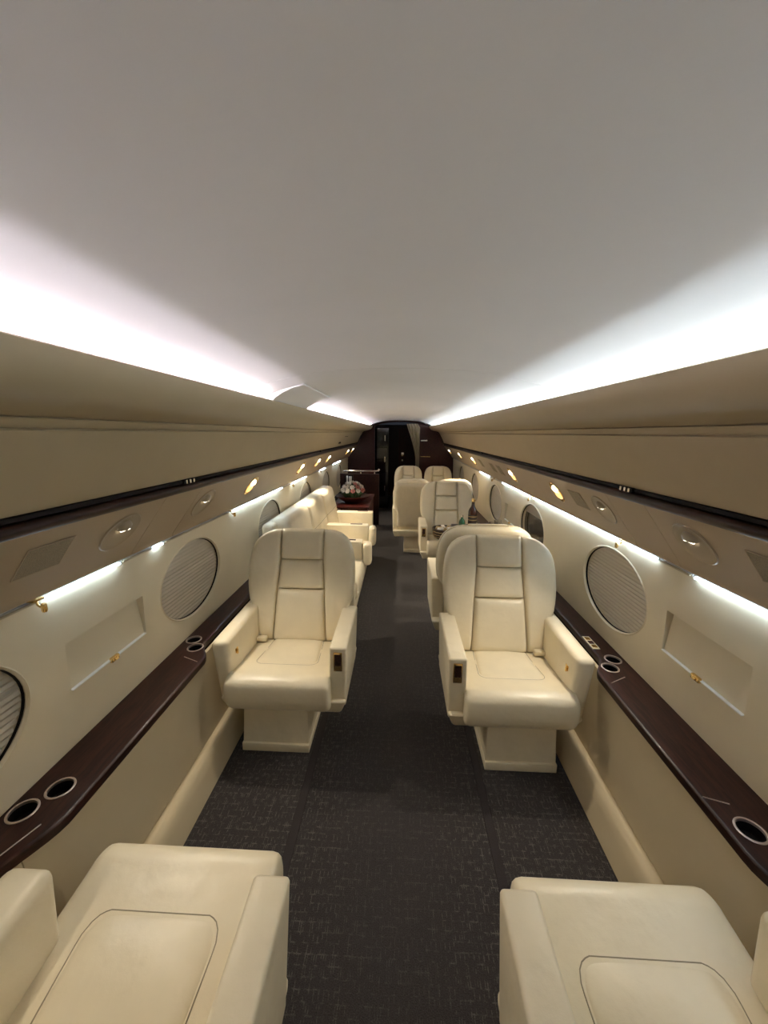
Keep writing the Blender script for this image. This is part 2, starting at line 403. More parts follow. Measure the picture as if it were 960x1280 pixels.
# ------------------------------------------------------------------ overhead bins, wood trim, service panels
BIN = [(0.884, 1.408), (0.868, 1.408), (0.860, 1.416), (0.842, 1.458), (0.812, 1.520), (0.778, 1.575), (0.763, 1.597)]
BIN_M = [(0.763, 1.597), (0.770, 1.602), (0.757, 1.606), (0.750, 1.614), (0.744, 1.620), (0.740, 1.622), (0.748, 1.6255), (0.735, 1.628)]
BIN_U = [(0.735, 1.628), (0.690, 1.639), (0.640, 1.650), (0.605, 1.663), (0.582, 1.682), (0.568, 1.704), (0.561, 1.724), (0.559, 1.732), (0.562, 1.735), (0.567, 1.733)]
TROUGH = [(0.567, 1.733), (0.575, 1.708), (0.592, 1.686), (0.620, 1.668), (0.665, 1.656), (0.735, 1.648), (0.775, 1.662)]
for side in (-1, 1):
    sw = 'left' if side < 0 else 'right'
    r = empty('overhead_bin', (0, 0, 0), 'long padded beige overhead bin running along the %s wall above the dark wood trim' % sw, 'overhead bin')
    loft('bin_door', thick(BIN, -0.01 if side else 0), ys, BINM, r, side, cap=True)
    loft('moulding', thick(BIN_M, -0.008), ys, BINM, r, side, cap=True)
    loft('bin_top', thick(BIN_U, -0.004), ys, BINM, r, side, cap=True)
    loft('light_trough', thick(TROUGH, -0.006), ys, CEIL, r, side, cap=True)
    for yc, hw in ((1.53 if side < 0 else 1.49, 0.045), (4.2, 0.045)):
        lt = box('latch', side*0.858, side*0.884, yc-hw, yc+hw, 1.390, 1.409, BLACK, r, 0.002, 1)
        for q in (-0.6, 0, 0.6):
            box('latch_tab', side*0.855, side*0.860, yc+q*hw-0.006, yc+q*hw+0.006, 1.391, 1.407, CHROME, lt, 0.001, 1)
    if side < 0:
        for yy, z0 in ((5.75, 1.55), (5.35, 1.46)):
            box('release_slot', -0.835 if z0 < 1.5 else -0.797, -0.855 if z0 < 1.5 else -0.82, yy-0.16 if z0 > 1.5 else yy-0.08, yy+0.16 if z0 > 1.5 else yy+0.08, z0-0.012, z0+0.012, BLACK, r, 0.002, 1)
    TR = [(0.884, 1.404), (0.880, 1.392), (0.870, 1.390), (0.860, 1.386), (0.855, 1.377), (0.856, 1.367), (0.864, 1.358), (0.874, 1.356), (0.89, 1.37), (0.895, 1.404), (0.884, 1.404)]
    struct(loft('trim_%d' % (3 if side < 0 else 4), TR, ys, MAHOG, None, side, cap=True))
    gp = struct(loft('trim_%d' % (5 if side < 0 else 6), [(0.884, 1.4075), (0.866, 1.4045), (0.864, 1.3945), (0.872, 1.391), (0.884, 1.394), (0.884, 1.4075)], ys, BLACK, None, side, cap=True))
    # service panel
    sp = empty('service_panel', (0, 0, 0), 'beige service panel with lamps and grilles over the %s windows' % sw, 'panel')
    SPR = [(0.868, 1.358), (0.872, 1.354), (0.954, 1.244), (1.026, 1.147), (1.031, 1.137), (1.033, 1.128)]
    cuts = [Y0, 1.384, 1.651, 2.62, 4.05, 5.4, 6.5, Y1]
    for a, b_ in zip(cuts, cuts[1:]):
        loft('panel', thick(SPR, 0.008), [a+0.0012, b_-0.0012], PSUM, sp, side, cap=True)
    loft('panel_lip', thick([(1.034, 1.131), (1.052, 1.128), (1.0585, 1.118), (1.0595, 1.104)], 0.004), ys, GREY, sp, side, cap=True)
    # the cove light strips that lie in the trough on top of the bin
    segs = [(Y0+0.1, 1.70), (2.38, 4.08), (4.12, 6.38), (6.42, 7.72)] if side < 0 else [(Y0+0.1, 1.58), (1.62, 4.08), (4.12, 6.38), (6.42, 7.72)]
    where = ['nearest the camera', 'past the dark gap' if side < 0 else 'second from the camera', 'over the far seats', 'ending at the dark bulkhead']
    for (a, b_), wh in zip(segs, where):
        st = empty('cove_light', (side*0.712, (a+b_)/2, 1.666), '%s-white cove light on top of the %s bin, %s' % ('violet' if side < 0 else 'blue', sw, wh), 'strip light', 'cove lights on the bins')
        L = (b_-a)/2; ca, sa = math.cos(side*1.92), math.sin(side*1.92)
        def turn(x, y, z): return (x*ca-z*sa, y, x*sa+z*ca)
        box('housing', -0.022, 0.022, -L, L, 0.0, 0.006, GREY, st, 0.001, 1, turn)
        box('diffuser', -0.007, 0.007, -L+0.01, L-0.01, 0.0062, 0.0074, COVEM_L if side < 0 else COVEM_R, st, 0, 1, turn)
        # added strip, hidden behind the lip, that brightens the middle of the ceiling
        x0 = -side*0.103
        box('fill_bracket', x0+side*0.003, x0+side*0.007, -L, L, 0.068, 0.086, GREY, st)
        box('fill_strip', x0-side*0.003, x0+side*0.0029, -L+0.01, L-0.01, 0.0715, 0.0765, FILLM_L if side < 0 else FILLM_R, st)

# strips over the windows
SEGL = [(0.30, 1.00, 0), (1.02, 1.335, 1), (1.345, 1.52, 0), (1.53, 1.60, 1), (1.61, 2.27, 0), (2.31, 3.35, 1), (3.36, 3.62, 0), (3.64, 4.25, 1), (4.28, 4.9, 0), (4.95, 5.35, 1), (5.4, 5.95, 0), (6.0, 6.7, 1)]
SEGR = [(0.35, 1.33, 1), (1.345, 1.52, 0), (1.53, 1.77, 1), (1.79, 3.02, 1), (3.08, 3.95, 1), (3.97, 4.5, 0), (4.55, 5.1, 1), (5.15, 6.6, 0)]
for side, segs in ((-1, SEGL), (1, SEGR)):
    sw = 'left' if side < 0 else 'right'
    k = {0: 0, 1: 0}
    words = ['nearest', 'second', 'third', 'fourth', 'fifth', 'sixth', 'seventh']
    for a, b_, on in segs:
        lab = ('%s lit blue-white strip from the camera above the %s windows' if on else '%s unlit brown strip cover from the camera above the %s windows') % (words[k[on]], sw)
        k[on] += 1
        st = empty('window_light' if on else 'strip_cover', (side*1.047, (a+b_)/2, 1.110), lab, 'strip light' if on else 'strip cover', 'light strips over the windows')
        L = (b_-a)/2; s = side
        box('housing', s*0.0048, s*0.0085, -L, L, -0.004, 0.006, GREY, st, 0.001, 1)
        box('diffuser', s*(-0.004), s*0.0045, -L+0.004, L-0.004, -0.0035, 0.0034, SLOTM if on else OFFM, st, 0.0015, 2)

# brass hooks under the service panel
for side, yl in ((-1, [0.99, 2.29, 3.63, 4.92]), (1, [1.78, 3.05, 4.3])):
    for i, y in enumerate(yl):
        sw = 'left' if side < 0 else 'right'
        h = empty('brass_hook', (side*1.044, y, 1.102), '%s small brass hook from the camera at the top of the %s wall' % (['nearest', 'second', 'third', 'fourth'][i], sw), 'hook', 'brass hooks on the walls')
        tube('shank', [(0, 0, 0.02), (side*-0.004, 0, 0.0), (side*-0.012, 0, -0.006), (side*-0.020, 0, -0.004)], 0.0035, GOLD, h)
        lathe('knob', [(0.0, -0.012), (0.006, -0.012), (0.0075, -0.006), (0.0075, 0.010), (0.006, 0.014), (0.0, 0.014)], GOLD, h, 14, (side*-0.022, 0, -0.008))
        box('clip', side*-0.012, side*0.012, -0.018, 0.018, 0.014, 0.020, GOLD, h, 0.001, 1)

# ------------------------------------------------------------------ fittings on the service panels
def psu(side, y, t):
    """frame on the sloping panel: origin, x axis along the cabin, y axis up the slope, z axis into the cabin"""
    a, b_ = (0.868, 1.358), (1.034, 1.136)
    p = Vector((side*(a[0]+(b_[0]-a[0])*t), y, a[1]+(b_[1]-a[1])*t))
    upv = Vector((side*(a[0]-b_[0]), 0, a[1]-b_[1])).normalized()
    ax = Vector((0, 1, 0)); nz = ax.cross(upv)
    if nz.x*side > 0: ax = -ax; nz = -nz
    M = Matrix((ax, upv, nz)).transposed().to_4x4(); M.translation = p
    return M
def dish(name, a, b_, depth, m, parent, lip=0.008, n=36, M=None, lm=None):
    rings = [(a+lip, b_+lip, 0.0005), (a+lip*0.5, b_+lip*0.5, 0.004), (a, b_, 0.003), (a*0.93, b_*0.93, 0.0012), (a*0.7, b_*0.7, 0.0010), (0.001, 0.001, 0.0008)]
    V, Fc = [], []
    for ra, rb, z in rings:
        for k in range(n): V.append((ra*math.cos(2*PI*k/n), rb*math.sin(2*PI*k/n), z))
    for i in range(len(rings)-1):
        for k in range(n): Fc.append((i*n+k, i*n+(k+1) % n, (i+1)*n+(k+1) % n, (i+1)*n+k))
    return mesh(name, V, Fc, m, parent)
def spot(parent, loc, target, watts, col, ang=98, r=0.018, blend=0.9):
    ld = bpy.data.lights.new('reading_lamp', 'SPOT'); ld.energy = watts; ld.color = col; ld.spot_size = math.radians(ang); ld.spot_blend = blend; ld.shadow_soft_size = r
    o = bpy.data.objects.new('reading_lamp', ld); COL.objects.link(o)
    d = Vector(target)-Vector(loc)
    o.matrix_world = Matrix.Translation(loc) @ d.to_track_quat('-Z', 'Y').to_matrix().to_4x4()
    return o
ORD = ['nearest', 'second', 'third', 'fourth', 'fifth', 'sixth', 'seventh', 'eighth']
def oval_lamp(side, y, i):
    sw = 'left' if side < 0 else 'right'
    r = empty('reading_light', (0, 0, 0), '%s beige oval recessed lamp with a bright tab, on the %s service panel' % (ORD[i], sw), 'reading light', 'oval lamps on the service panels')
    r.matrix_world = psu(side, y, 0.42)
    dish('dish', 0.078, 0.072, 0.01, DISH, r, 0.007)
    # hooded lens at the top of the dish
    V, Fc = [], []; n = 14
    for j, (rr, zz) in enumerate(((0.034, 0.001), (0.031, 0.008), (0.022, 0.013), (0.0, 0.015))):
        for k in range(n+1):
            t = PI*k/n; V.append((rr*math.cos(t), 0.018+rr*0.9*math.sin(t), zz))
    for j in range(3):
        for k in range(n): Fc.append((j*(n+1)+k, j*(n+1)+k+1, (j+1)*(n+1)+k+1, (j+1)*(n+1)+k))
    mesh('hood', V, Fc, DISH, r)
    b = box_bm(-0.022, 0.022, 0.0135, 0.0175, 0.0015, 0.0125, 0.001, 1); frombm('lens', b, LAMP_DIM, r)
    return r
def gold_lamp(side, y, i, lit=True):
    sw = 'left' if side < 0 else 'right'
    r = empty('reading_light', (0, 0, 0), '%s gold oval reading lamp from the camera, lit, on the %s service panel' % (ORD[i], sw), 'reading light', 'gold lamps on the service panels')
    r.matrix_world = psu(side, y, 0.42)
    dish('bezel', 0.060, 0.066, 0.01, GOLD, r, 0.006)
    lathe('lens', [(0.0, 0.012), (0.014, 0.011), (0.020, 0.007), (0.021, 0.002)], LAMP if lit else LAMP_DIM, r, 18, (0.0, 0.026, 0.0))
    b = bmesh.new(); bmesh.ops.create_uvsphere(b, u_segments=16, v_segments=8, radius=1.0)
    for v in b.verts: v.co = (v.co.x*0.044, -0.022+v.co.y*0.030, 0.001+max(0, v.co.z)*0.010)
    frombm('reflector', b, REFLECTOR_GLOW, r)
    return r
def grille(side, y, i, w=0.068, h=0.050):
    sw = 'left' if side < 0 else 'right'
    r = empty('speaker_grille', (0, 0, 0), '%s square brown cloth speaker grille from the camera on the %s service panel' % (ORD[i], sw), 'speaker', 'speaker grilles on the service panels')
    r.matrix_world = psu(side, y, 0.40)
    b = box_bm(-w, w, -h, h, 0.0004, 0.003, 0.0015, 1); frombm('grille_cloth', b, GRILLE, r)
    for x0, x1, y0, y1 in ((-w-.003, w+.003, h, h+.003), (-w-.003, w+.003, -h-.003, -h), (-w-.003, -w, -h, h), (w, w+.003, -h, h)):
        frombm('frame', box_bm(x0, x1, y0, y1, 0.0002, 0.0035, 0.0008, 1), PSUM, r)
for side in (-1, 1):
    for i, y in enumerate((0.10, 1.215, 1.77)):
        oval_lamp(side, y, i)
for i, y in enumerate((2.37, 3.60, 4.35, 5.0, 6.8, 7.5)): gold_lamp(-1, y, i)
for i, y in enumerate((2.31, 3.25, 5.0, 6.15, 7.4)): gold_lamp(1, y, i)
for i, y in enumerate((0.93,)): grille(-1, y, i)
for i, y in enumerate((0.93, 2.02, 3.63, 3.92, 4.5)): grille(1, y, i)
for side in (-1, 1):
    for y, tx, ty, w in ((0.12, 0.40, 0.35, SPOT_OVAL), (1.215, 0.45, 0.75, SPOT_OVAL), (1.77, 0.42, 1.45, SPOT_OVAL)):
        spot(None, (side*0.905, y, 1.275), (side*tx, ty, 0.3), w*(1.7 if y > 1.5 else (0.65 if side < 0 else 0.28)), WARM)
for side, yl in ((-1, (2.37, 3.60, 4.35, 5.0, 6.8)), (1, (2.31, 3.25, 5.0, 6.15))):
    for y in yl: spot(None, (side*0.91, y, 1.275), (side*0.4, y-0.15, 0.3), SPOT_GOLD*0.6 if y < 3 else SPOT_GOLD*3.7, WARM)

# ------------------------------------------------------------------ fold-out table hatches in the walls
def hatch(side, y0, y1, z0, z1, label):
    r = empty('table_hatch', (0, 0, 0), label, 'table hatch')
    V = []
    def P(y, z, d): return (side*(wx(z)+d), y, z)
    yy, zz = (y0+0.004, y1-0.004), (z1-0.004, z0+0.005)
    V = [P(yy[0], zz[0], 0.028), P(yy[1], zz[0], 0.028), P(yy[1], zz[1], 0.006), P(yy[0], zz[1], 0.006)]
    V += [P(yy[0], zz[0], 0.036), P(yy[1], zz[0], 0.036), P(yy[1], zz[1], 0.016), P(yy[0], zz[1], 0.016)]
    mesh('panel', V, [(0, 1, 2, 3), (4, 5, 6, 7), (0, 1, 5, 4), (1, 2, 6, 5), (2, 3, 7, 6), (3, 0, 4, 7)], WALLFAB, r, False)
    box('edge_strip', side*(wx(z0)-0.005), side*(wx(z0)+0.008), y0+0.004, y1-0.004, z0-0.001, z0+0.004, SILVER, r, 0.001, 1)
    ym = (y0+y1)/2
    l = box('latch', side*(wx(z0)-0.011), side*(wx(z0)+0.002), ym-0.020, ym+0.020, z0-0.008, z0+0.012, GOLD, r, 0.004, 2)
    box('thumb_tab', side*(wx(z0)-0.016), side*(wx(z0)-0.010), ym-0.009, ym+0.009, z0-0.004, z0+0.007, GOLD, l, 0.002, 1)
hatch(-1, 1.075, 1.455, 0.755, 0.925, 'beige fold-out table hatch with brass latch in the left wall')
hatch(1, 1.075, 1.455, 0.755, 0.925, 'nearer beige table hatch with brass latch in the right wall')
hatch(1, 3.48, 3.86, 0.755, 0.925, 'farther beige table hatch in the right wall behind the double seats')

# ------------------------------------------------------------------ dark wood side ledges with cup holders
ZL = 0.562
def ledge(side, y0, y1, wide, cups, label):
    r = empty('side_ledge', (0, 0, 0), label, 'ledge')
    def xi(y):
        x = 0.961
        for a, b_ in wide:
            t = max(0, min(1, (y-a)/0.20)); u = max(0, min(1, (b_-y)/0.14))
            s = min(t*t*(3-2*t), u*u*(3-2*u)); x = min(x, 0.961-0.066*s)
        return x
    n = int((y1-y0)/0.025); V, Fc = [], []
    for i in range(n+1):
        y = y0+(y1-y0)*i/n; x = xi(y)
        for px, pz in ((wx(ZL)-0.001, ZL), (x+0.012, ZL), (x+0.006, ZL-0.0004), (x+0.001, ZL-0.004), (x, ZL-0.012), (x+0.002, ZL-0.030), (x+0.010, ZL-0.036), (wx(ZL)-0.001, ZL-0.036)):
            V.append((side*px, y, pz))
    for i in range(n):
        for k in range(8): Fc.append((i*8+k, i*8+(k+1) % 8, (i+1)*8+(k+1) % 8, (i+1)*8+k))
    Fc += [tuple(range(8)), tuple(n*8+k for k in range(8))]
    top = mesh('ledge_top', V, Fc, MAHOG, r)
    cut = []
    for (x, y) in cups:
        b = bmesh.new(); bmesh.ops.create_cone(b, cap_ends=True, segments=28, radius1=0.033, radius2=0.033, depth=0.2, matrix=Matrix.Translation((side*x, y, ZL)))
        me = bpy.data.meshes.new('cut'); b.to_mesh(me); b.free(); me.materials.append(MAHOG); o = bpy.data.objects.new('cut', me); COL.objects.link(o); cut.append(o)
    if cut: boolean_cut(top, cut)
    for (x, y) in cups:
        h = lathe('cup_holder', [(0.0325, 0.0), (0.0325, -0.034), (0.0, -0.034)], BLACK, r, 28, (side*x, y, ZL))
        lathe('rim', [(0.0315, -0.006), (0.0315, 0.0022), (0.0345, 0.003), (0.0375, 0.0018), (0.0375, -0.0005)], RING, h, 32, (side*x, y, ZL))
    return r
LL = ledge(-1, -0.4, 2.71, [(0.64, 1.72)], [(0.985, 0.905), (1.028, 0.832), (1.030, 1.735), (0.985, 1.665)], 'dark mahogany side ledge with two pairs of cup holders along the left wall')
LR = ledge(1, -0.4, 6.7, [(0.62, 1.70), (3.0, 4.0)], [(0.960, 0.880), (1.012, 0.815), (1.020, 1.680), (0.972, 1.612)], 'dark mahogany side ledge with two cup holder pairs and switch plate along right wall')
def ledge_line(r, side, x0, y0, x1, y1):
    tube('inlay_strip', [(side*x0, y0, ZL+0.0005), (side*x1, y1, ZL+0.0005)], 0.0018, RING, r, 6)
ledge_line(LR, 1, 0.918, 1.50, 1.0, 1.545); ledge_line(LR, 1, 0.905, 0.975, 0.965, 0.955)
ledge_line(LL, -1, 0.915, 1.55, 0.995, 1.585); ledge_line(LL, -1, 0.945, 0.80, 0.975, 0.72)
sp = box('switch_plate', 0.968, 1.004, 1.765, 1.885, ZL-0.001, ZL+0.004, IVORY, LR, 0.0015, 2)
for k in range(3):
    box('button', 0.974, 0.998, 1.775+k*0.036, 1.800+k*0.036, ZL+0.003, ZL+0.0065, GOLD if k != 1 else MAHOG, sp, 0.001, 1)
lp = lathe('wall_button', [(0, 0.005), (0.010, 0.004), (0.013, 0.0)], GOLD, LL, 18, (-1.0, 0.705, ZL))

# ------------------------------------------------------------------ chairs
WB_ = [(0.40, 0.246), (0.57, 0.248), (0.615, 0.280), (0.66, 0.302), (0.75, 0.312), (0.85, 0.310), (0.91, 0.302), (0.955, 0.286), (0.985, 0.264), (1.008, 0.234), (1.024, 0.196), (1.035, 0.145)]
CB_ = [(0.40, 0.155), (0.70, 0.137), (0.87, 0.124), (1.05, 0.124)]
def wb(z): return lerp(WB_, z)
def cb(z): return lerp(CB_, z)
def yb(z): return 0.030 + 0.15*(z-0.43)/0.6 + 0.02*((z-0.43)/0.6)**2
def cl(n): return [0.5-0.5*math.cos(PI*i/n) for i in range(n+1)]
def prof_(u, p=6.0, q=2.4):
    a = abs(2*u-1); return max(0.0, 1-a**p)**(1/q)
def pad(name, xl, xr, z0, z1, base, bulge, m, parent, nu=12, nv=16, back=0.0, p=6.0, ztop=None):
    """a stuffed pad: left and right edges xl(z), xr(z), between z0 and z1, rim on the back plane + base"""
    V, Fc = [], []; U, Vv = cl(nu), cl(nv)
    def layer(sgn, B):
        s = len(V)
        for v in Vv:
            for u in U:
                zz1 = z1
                z = z0+(zz1-z0)*v
                x = xl(z)+(xr(z)-xl(z))*u
                if ztop: z = min(z, 99)
                V.append((x, yb(z)+base+sgn*B*prof_(u, p)*prof_(v, p), z))
        for j in range(nv):
            for i in range(nu):
                a = s+j*(nu+1)+i; Fc.append((a, a+1, a+nu+2, a+nu+1))
    layer(-1, bulge); layer(1, back if back else 0.004)
    return mesh(name, V, Fc, m, parent)
def cushion(name, prof, w, r, m, parent, nx=14):
    yc = sum(p[0] for p in prof)/len(prof); zc = sum(p[1] for p in prof)/len(prof)
    hy = max(abs(p[0]-yc) for p in prof); hz = max(abs(p[1]-zc) for p in prof)
    xs = [-w, -w+0.15*r, -w+0.45*r, -w+r] + [-w+r+(2*w-2*r)*i/(nx-1) for i in range(1, nx-1)] + [w-r, w-0.45*r, w-0.15*r, w]
    V, Fc = [], []; n = len(prof)
    for x in xs:
        t = max(0, (abs(x)-(w-r))/r); d = r*(1-math.sqrt(max(0, 1-t*t)))
        for y, z in prof: V.append((x, yc+(y-yc)*(1-d/hy), zc+(z-zc)*(1-d/hz)))
    for i in range(len(xs)-1):
        for k in range(n): Fc.append((i*n+k, i*n+(k+1) % n, (i+1)*n+(k+1) % n, (i+1)*n+k))
    Fc += [tuple(range(n)), tuple((len(xs)-1)*n+k for k in range(n))]
    return mesh(name, V, Fc, m, parent)
def chaikin(p, it=2):
    for _ in range(it):
        q = []
        for i in range(len(p)):
            a, b_ = p[i], p[(i+1) % len(p)]
            q += [(a[0]*.75+b_[0]*.25, a[1]*.75+b_[1]*.25), (a[0]*.25+b_[0]*.75, a[1]*.25+b_[1]*.75)]
        p = q
    return p
def make_chair(s, ext=0.0, cover=False, lever=True):
    wi = 0.236 if lever else 0.208                # inner side of the wall arm
    """s = +1: the aisle lies on local +x. Local -y is where the sitter looks. ext pushes the cushion forward."""
    r = empty('cabin_chair', (0, 0, 0))
    # pedestal and seat pan
    def tap(x, y, z):
        k = (0.27-z)/0.27
        return (x*(1+0.05*k)-s*0.046, y-(0.030*k if y < -0.2 else 0), z)
    box('pedestal', -0.163, 0.163, -0.315, 0.0, 0.022, 0.27, LEATHER, r, 0.006, 2, tap)
    box('pedestal_foot', -0.172-s*0.046, 0.172-s*0.046, -0.352, 0.01, 0.0, 0.045, LEATHER, r, 0.004, 2)
    def pan(x, y, z):
        k = max(0, (0.33-z)/0.10); return (x*(1-0.10*k), y+(0.05*k if y < 0 else -0.05*k), z)
    box('seat_pan', -0.322 if s < 0 else -0.295, 0.322 if s > 0 else 0.295, -0.395, 0.12, 0.235, 0.335, LEATHER, r, 0.018, 3, pan)
    # seat cushion
    f = -0.445-ext
    pr = chaikin([(0.05, 0.425), (-0.12, 0.430), (-0.26, 0.446), (-0.36-ext, 0.462), (f+0.05, 0.468), (f+0.005, 0.450), (f-0.004, 0.400), (f+0.004, 0.335), (f+0.035, 0.285), (f+0.10, 0.270), (0.05, 0.270)], 2)
    seat = cushion('seat', pr, 0.250, 0.028, LEATHER, r)
    top = [(0.05, 0.425), (-0.12, 0.430), (-0.26, 0.446), (-0.36-ext, 0.462), (f+0.05, 0.466)]
    def zt(y): return lerp([(a, b_) for a, b_ in sorted(top)], y)
    # stitched inset panel with its seam
    V, Fc = [], []; nu, nv = 14, 18; yf, yk = -0.275-ext, 0.035
    def out(u, v):
        y = yk+(yf-yk)*v; hw = 0.138+0.022*v
        c = min(1.0, max(0, (v-0.87)/0.13)); hw -= 0.040*(1-math.sqrt(max(0.0, 1-c*c)))
        return (2*u-1)*hw, y
    for v in cl(nv):
        for u in cl(nu):
            x, y = out(u, v); V.append((x, y, zt(y)-0.0045+0.016*prof_(u, 5, 2)*prof_(min(1, 0.5+v*0.5), 6, 2)))
    for j in range(nv):
        for i in range(nu): a = j*(nu+1)+i; Fc.append((a, a+1, a+nu+2, a+nu+1))
    mesh('seat_panel', V, Fc, LEATHER, seat)
    path = [out(0, v/14) for v in range(13)]+[out(0, v) for v in (0.90, 0.95, 0.98, 0.995, 1.0)] + [out(u/8, 1) for u in range(1, 8)] + [out(1, v) for v in (1.0, 0.995, 0.98, 0.95, 0.90)] + [out(1, 1-v/14) for v in range(2, 15)]
    tube('seat_seam', [(x*1.012, y-(0.002 if abs(y-yf) < 1e-4 else 0), zt(y)-0.0005) for x, y in path], 0.0016, LEATHER_D, seat, 6)
    # back: shell, side bolsters, three pads
    pad('backrest', lambda z: -wb(z)+0.004, lambda z: wb(z)-0.004, 0.33, 1.030, 0.0, 0.022, LEATHER, r, 16, 18, back=0.085, p=8)
    for q in (-1, 1):
        if q > 0: pad('bolster', lambda z: cb(z)+0.0015, lambda z: wb(z), 0.425, 1.035, -0.016, 0.044, LEATHER, r, 14, 24, p=9)
        else: pad('bolster', lambda z: -wb(z), lambda z: -cb(z)-0.0015, 0.425, 1.035, -0.016, 0.044, LEATHER, r, 14, 24, p=9)
    pad('headrest', lambda z: -cb(z), cb, 0.874, 1.040, -0.016, 0.047, LEATHER, r, 16, 14, p=11)
    pad('back_pad', lambda z: -cb(z), cb, 0.712, 0.872, -0.016, 0.040, LEATHER, r, 16, 14, p=11)
    pad('back_pad', lambda z: -cb(z), cb, 0.425, 0.710, -0.016, 0.044, LEATHER, r, 16, 16, p=11)
    if cover:
        pad('back_cover', lambda z: -wb(z)-0.006, lambda z: wb(z)+0.006, 0.36, 1.000, 0.012, -0.06, COVERCLOTH, r, 16, 18, back=0.085, p=10)
    # arms
    def slope(sg):
        def fn(x, y, z):
            k = max(0, (0.45-z)/0.15)
            return (x-sg*0.012*k, y+(0.035*k if y < -0.2 else 0), z)
        return fn
    a = box('armrest', s*0.247, s*0.330, -0.40, 0.06, 0.290, 0.622, LEATHER, r, 0.011, 3, slope(s))
    c = box('control_panel', s*0.2685, s*0.3085, -0.4035, -0.395, 0.505, 0.600, GOLD, a, 0.002, 2)
    w_ = box('armrest', -s*0.320, -s*wi, -0.39, 0.06, 0.290, 0.628, LEATHER, r, 0.026, 4, slope(-s))
    if lever: box('lever_plate', -s*(wi+0.0005), -s*(wi-0.003), -0.315, -0.283, 0.510, 0.548, GOLD, w_, 0.0012, 1)
    if lever: box('lever', -s*(wi-0.0025), -s*(wi-0.010), -0.305, -0.295, 0.516, 0.542, GOLD, w_, 0.002, 1)
    box('control_inset', s*0.2735, s*0.3035, -0.4060, -0.4030, 0.535, 0.592, MAHOG, c, 0.001, 1)
    # seat belt buckle tucked against the wall side
    box('seat_belt', -s*wi, -s*(wi-0.06), -0.055, -0.020, 0.436, 0.462, LEATHER, r, 0.006, 2)
    return r
GRP = 'cream leather cabin chairs'
def place(o, x, y, rz, label):
    if y > 4.9: o.scale = (0.78, 0.92, 1.0)   # the double seats are narrower
    o.location = (x, y, 0); o.rotation_euler = (0, 0, rz); tag(o, label, 'chair', GRP)
cL = make_chair(1); place(cL, -0.562, 2.00, 0, 'cream leather chair facing the camera beside the left ledge')
cR = make_chair(-1); place(cR, 0.562, 1.945, 0, 'cream leather chair facing the camera beside the right switch plate')
nL = make_chair(-1, 0.14, lever=False); place(nL, -0.560, 0.275, PI, 'near cream chair at lower left, seen from above, only its seat and arms in view')
nR = make_chair(1, 0.11, lever=False); place(nR, 0.565, 0.275, PI, 'near cream chair at lower right, seen from above, only its seat and arms in view')
ch = copy_tree(nR); place(ch, 0.560, 2.57, PI, 'cream leather chair turned away, back to back with the chair by the switch plate')
ch = copy_tree(cR); place(ch, 0.555, 4.42, 0, 'cream leather chair facing the camera with a dark basket on its seat')
dc = make_chair(1, 0.0, True); place(dc, 0.165, 5.05, PI, 'cream chair turned away on the aisle, its back under a plain cover')
ch = copy_tree(dc); place(ch, 0.684, 5.05, PI, 'cream chair turned away, hidden behind the chair with the basket')
ch = copy_tree(cR); place(ch, 0.145, 6.62, 0, 'farthest cream chair on the aisle, facing the camera before the dark bulkhead')
ch = copy_tree(cR); place(ch, 0.662, 6.62, 0, 'farthest cream chair by the right wall, facing the camera before the bulkhead')

# ------------------------------------------------------------------ sofa along the left wall
sofa = empty('sofa', (0, 0, 0), 'cream leather side-facing sofa with fold-down arms along the left wall', 'sofa')
S0, S1 = 2.74, 4.86
box('sofa_base', -0.815, -0.345, S0, S1, 0.03, 0.30, LEATHER, sofa, 0.012, 2, lambda x, y, z: (x-(0.03*(0.3-z)/0.27 if x > -0.5 else 0), y, z))
n = 3; w = (S1-S0-0.16)/n
for k in range(n):
    a = S0+0.08+k*w
    b = box_bm(-0.88, -0.315, a+0.003, a+w-0.003, 0.29, 0.455, 0.04, 4); frombm('seat_cushion', b, LEATHER, sofa)
    def lean(x, y, z):
        k_ = (z-0.42)/0.5; return (x-0.10*k_, y, z)
    bc = box('back_cushion', -0.90, -0.74, a+0.003, a+w-0.003, 0.42, 0.945, LEATHER, sofa, 0.05, 4, lean)
    tube('cushion_seam', [(-0.742-0.10*(z-0.42)/0.5, a+0.03+(w-0.06)*t, z) for t, z in ((0, 0.70), (0.5, 0.695), (1, 0.70))], 0.003, LEATHER_D, bc, 6)
box('sofa_back', -1.03, -0.93, S0, S1, 0.60, 0.92, LEATHER, sofa, 0.03, 3)
for k, (y, hw) in enumerate(((3.42, 0.055), (4.05, 0.055), (4.74, 0.07))):
    ar = box('armrest', -0.80, -0.335, y-hw, y+hw, 0.35, 0.622, LEATHER, sofa, 0.008, 2)
    if k < 2: box('arm_pad', -0.33, -0.248, y-hw-0.03, y+hw-0.01, 0.40, 0.612, LEATHER, ar, 0.036, 4)
    box('arm_recess', -0.53, -0.40, y+hw-0.06, y+hw-0.025, 0.618, 0.624, MAHOG, ar, 0.001, 1)
box('end_arm', -0.86, -0.33, S0, S0+0.075, 0.28, 0.62, LEATHER, sofa, 0.025, 3)

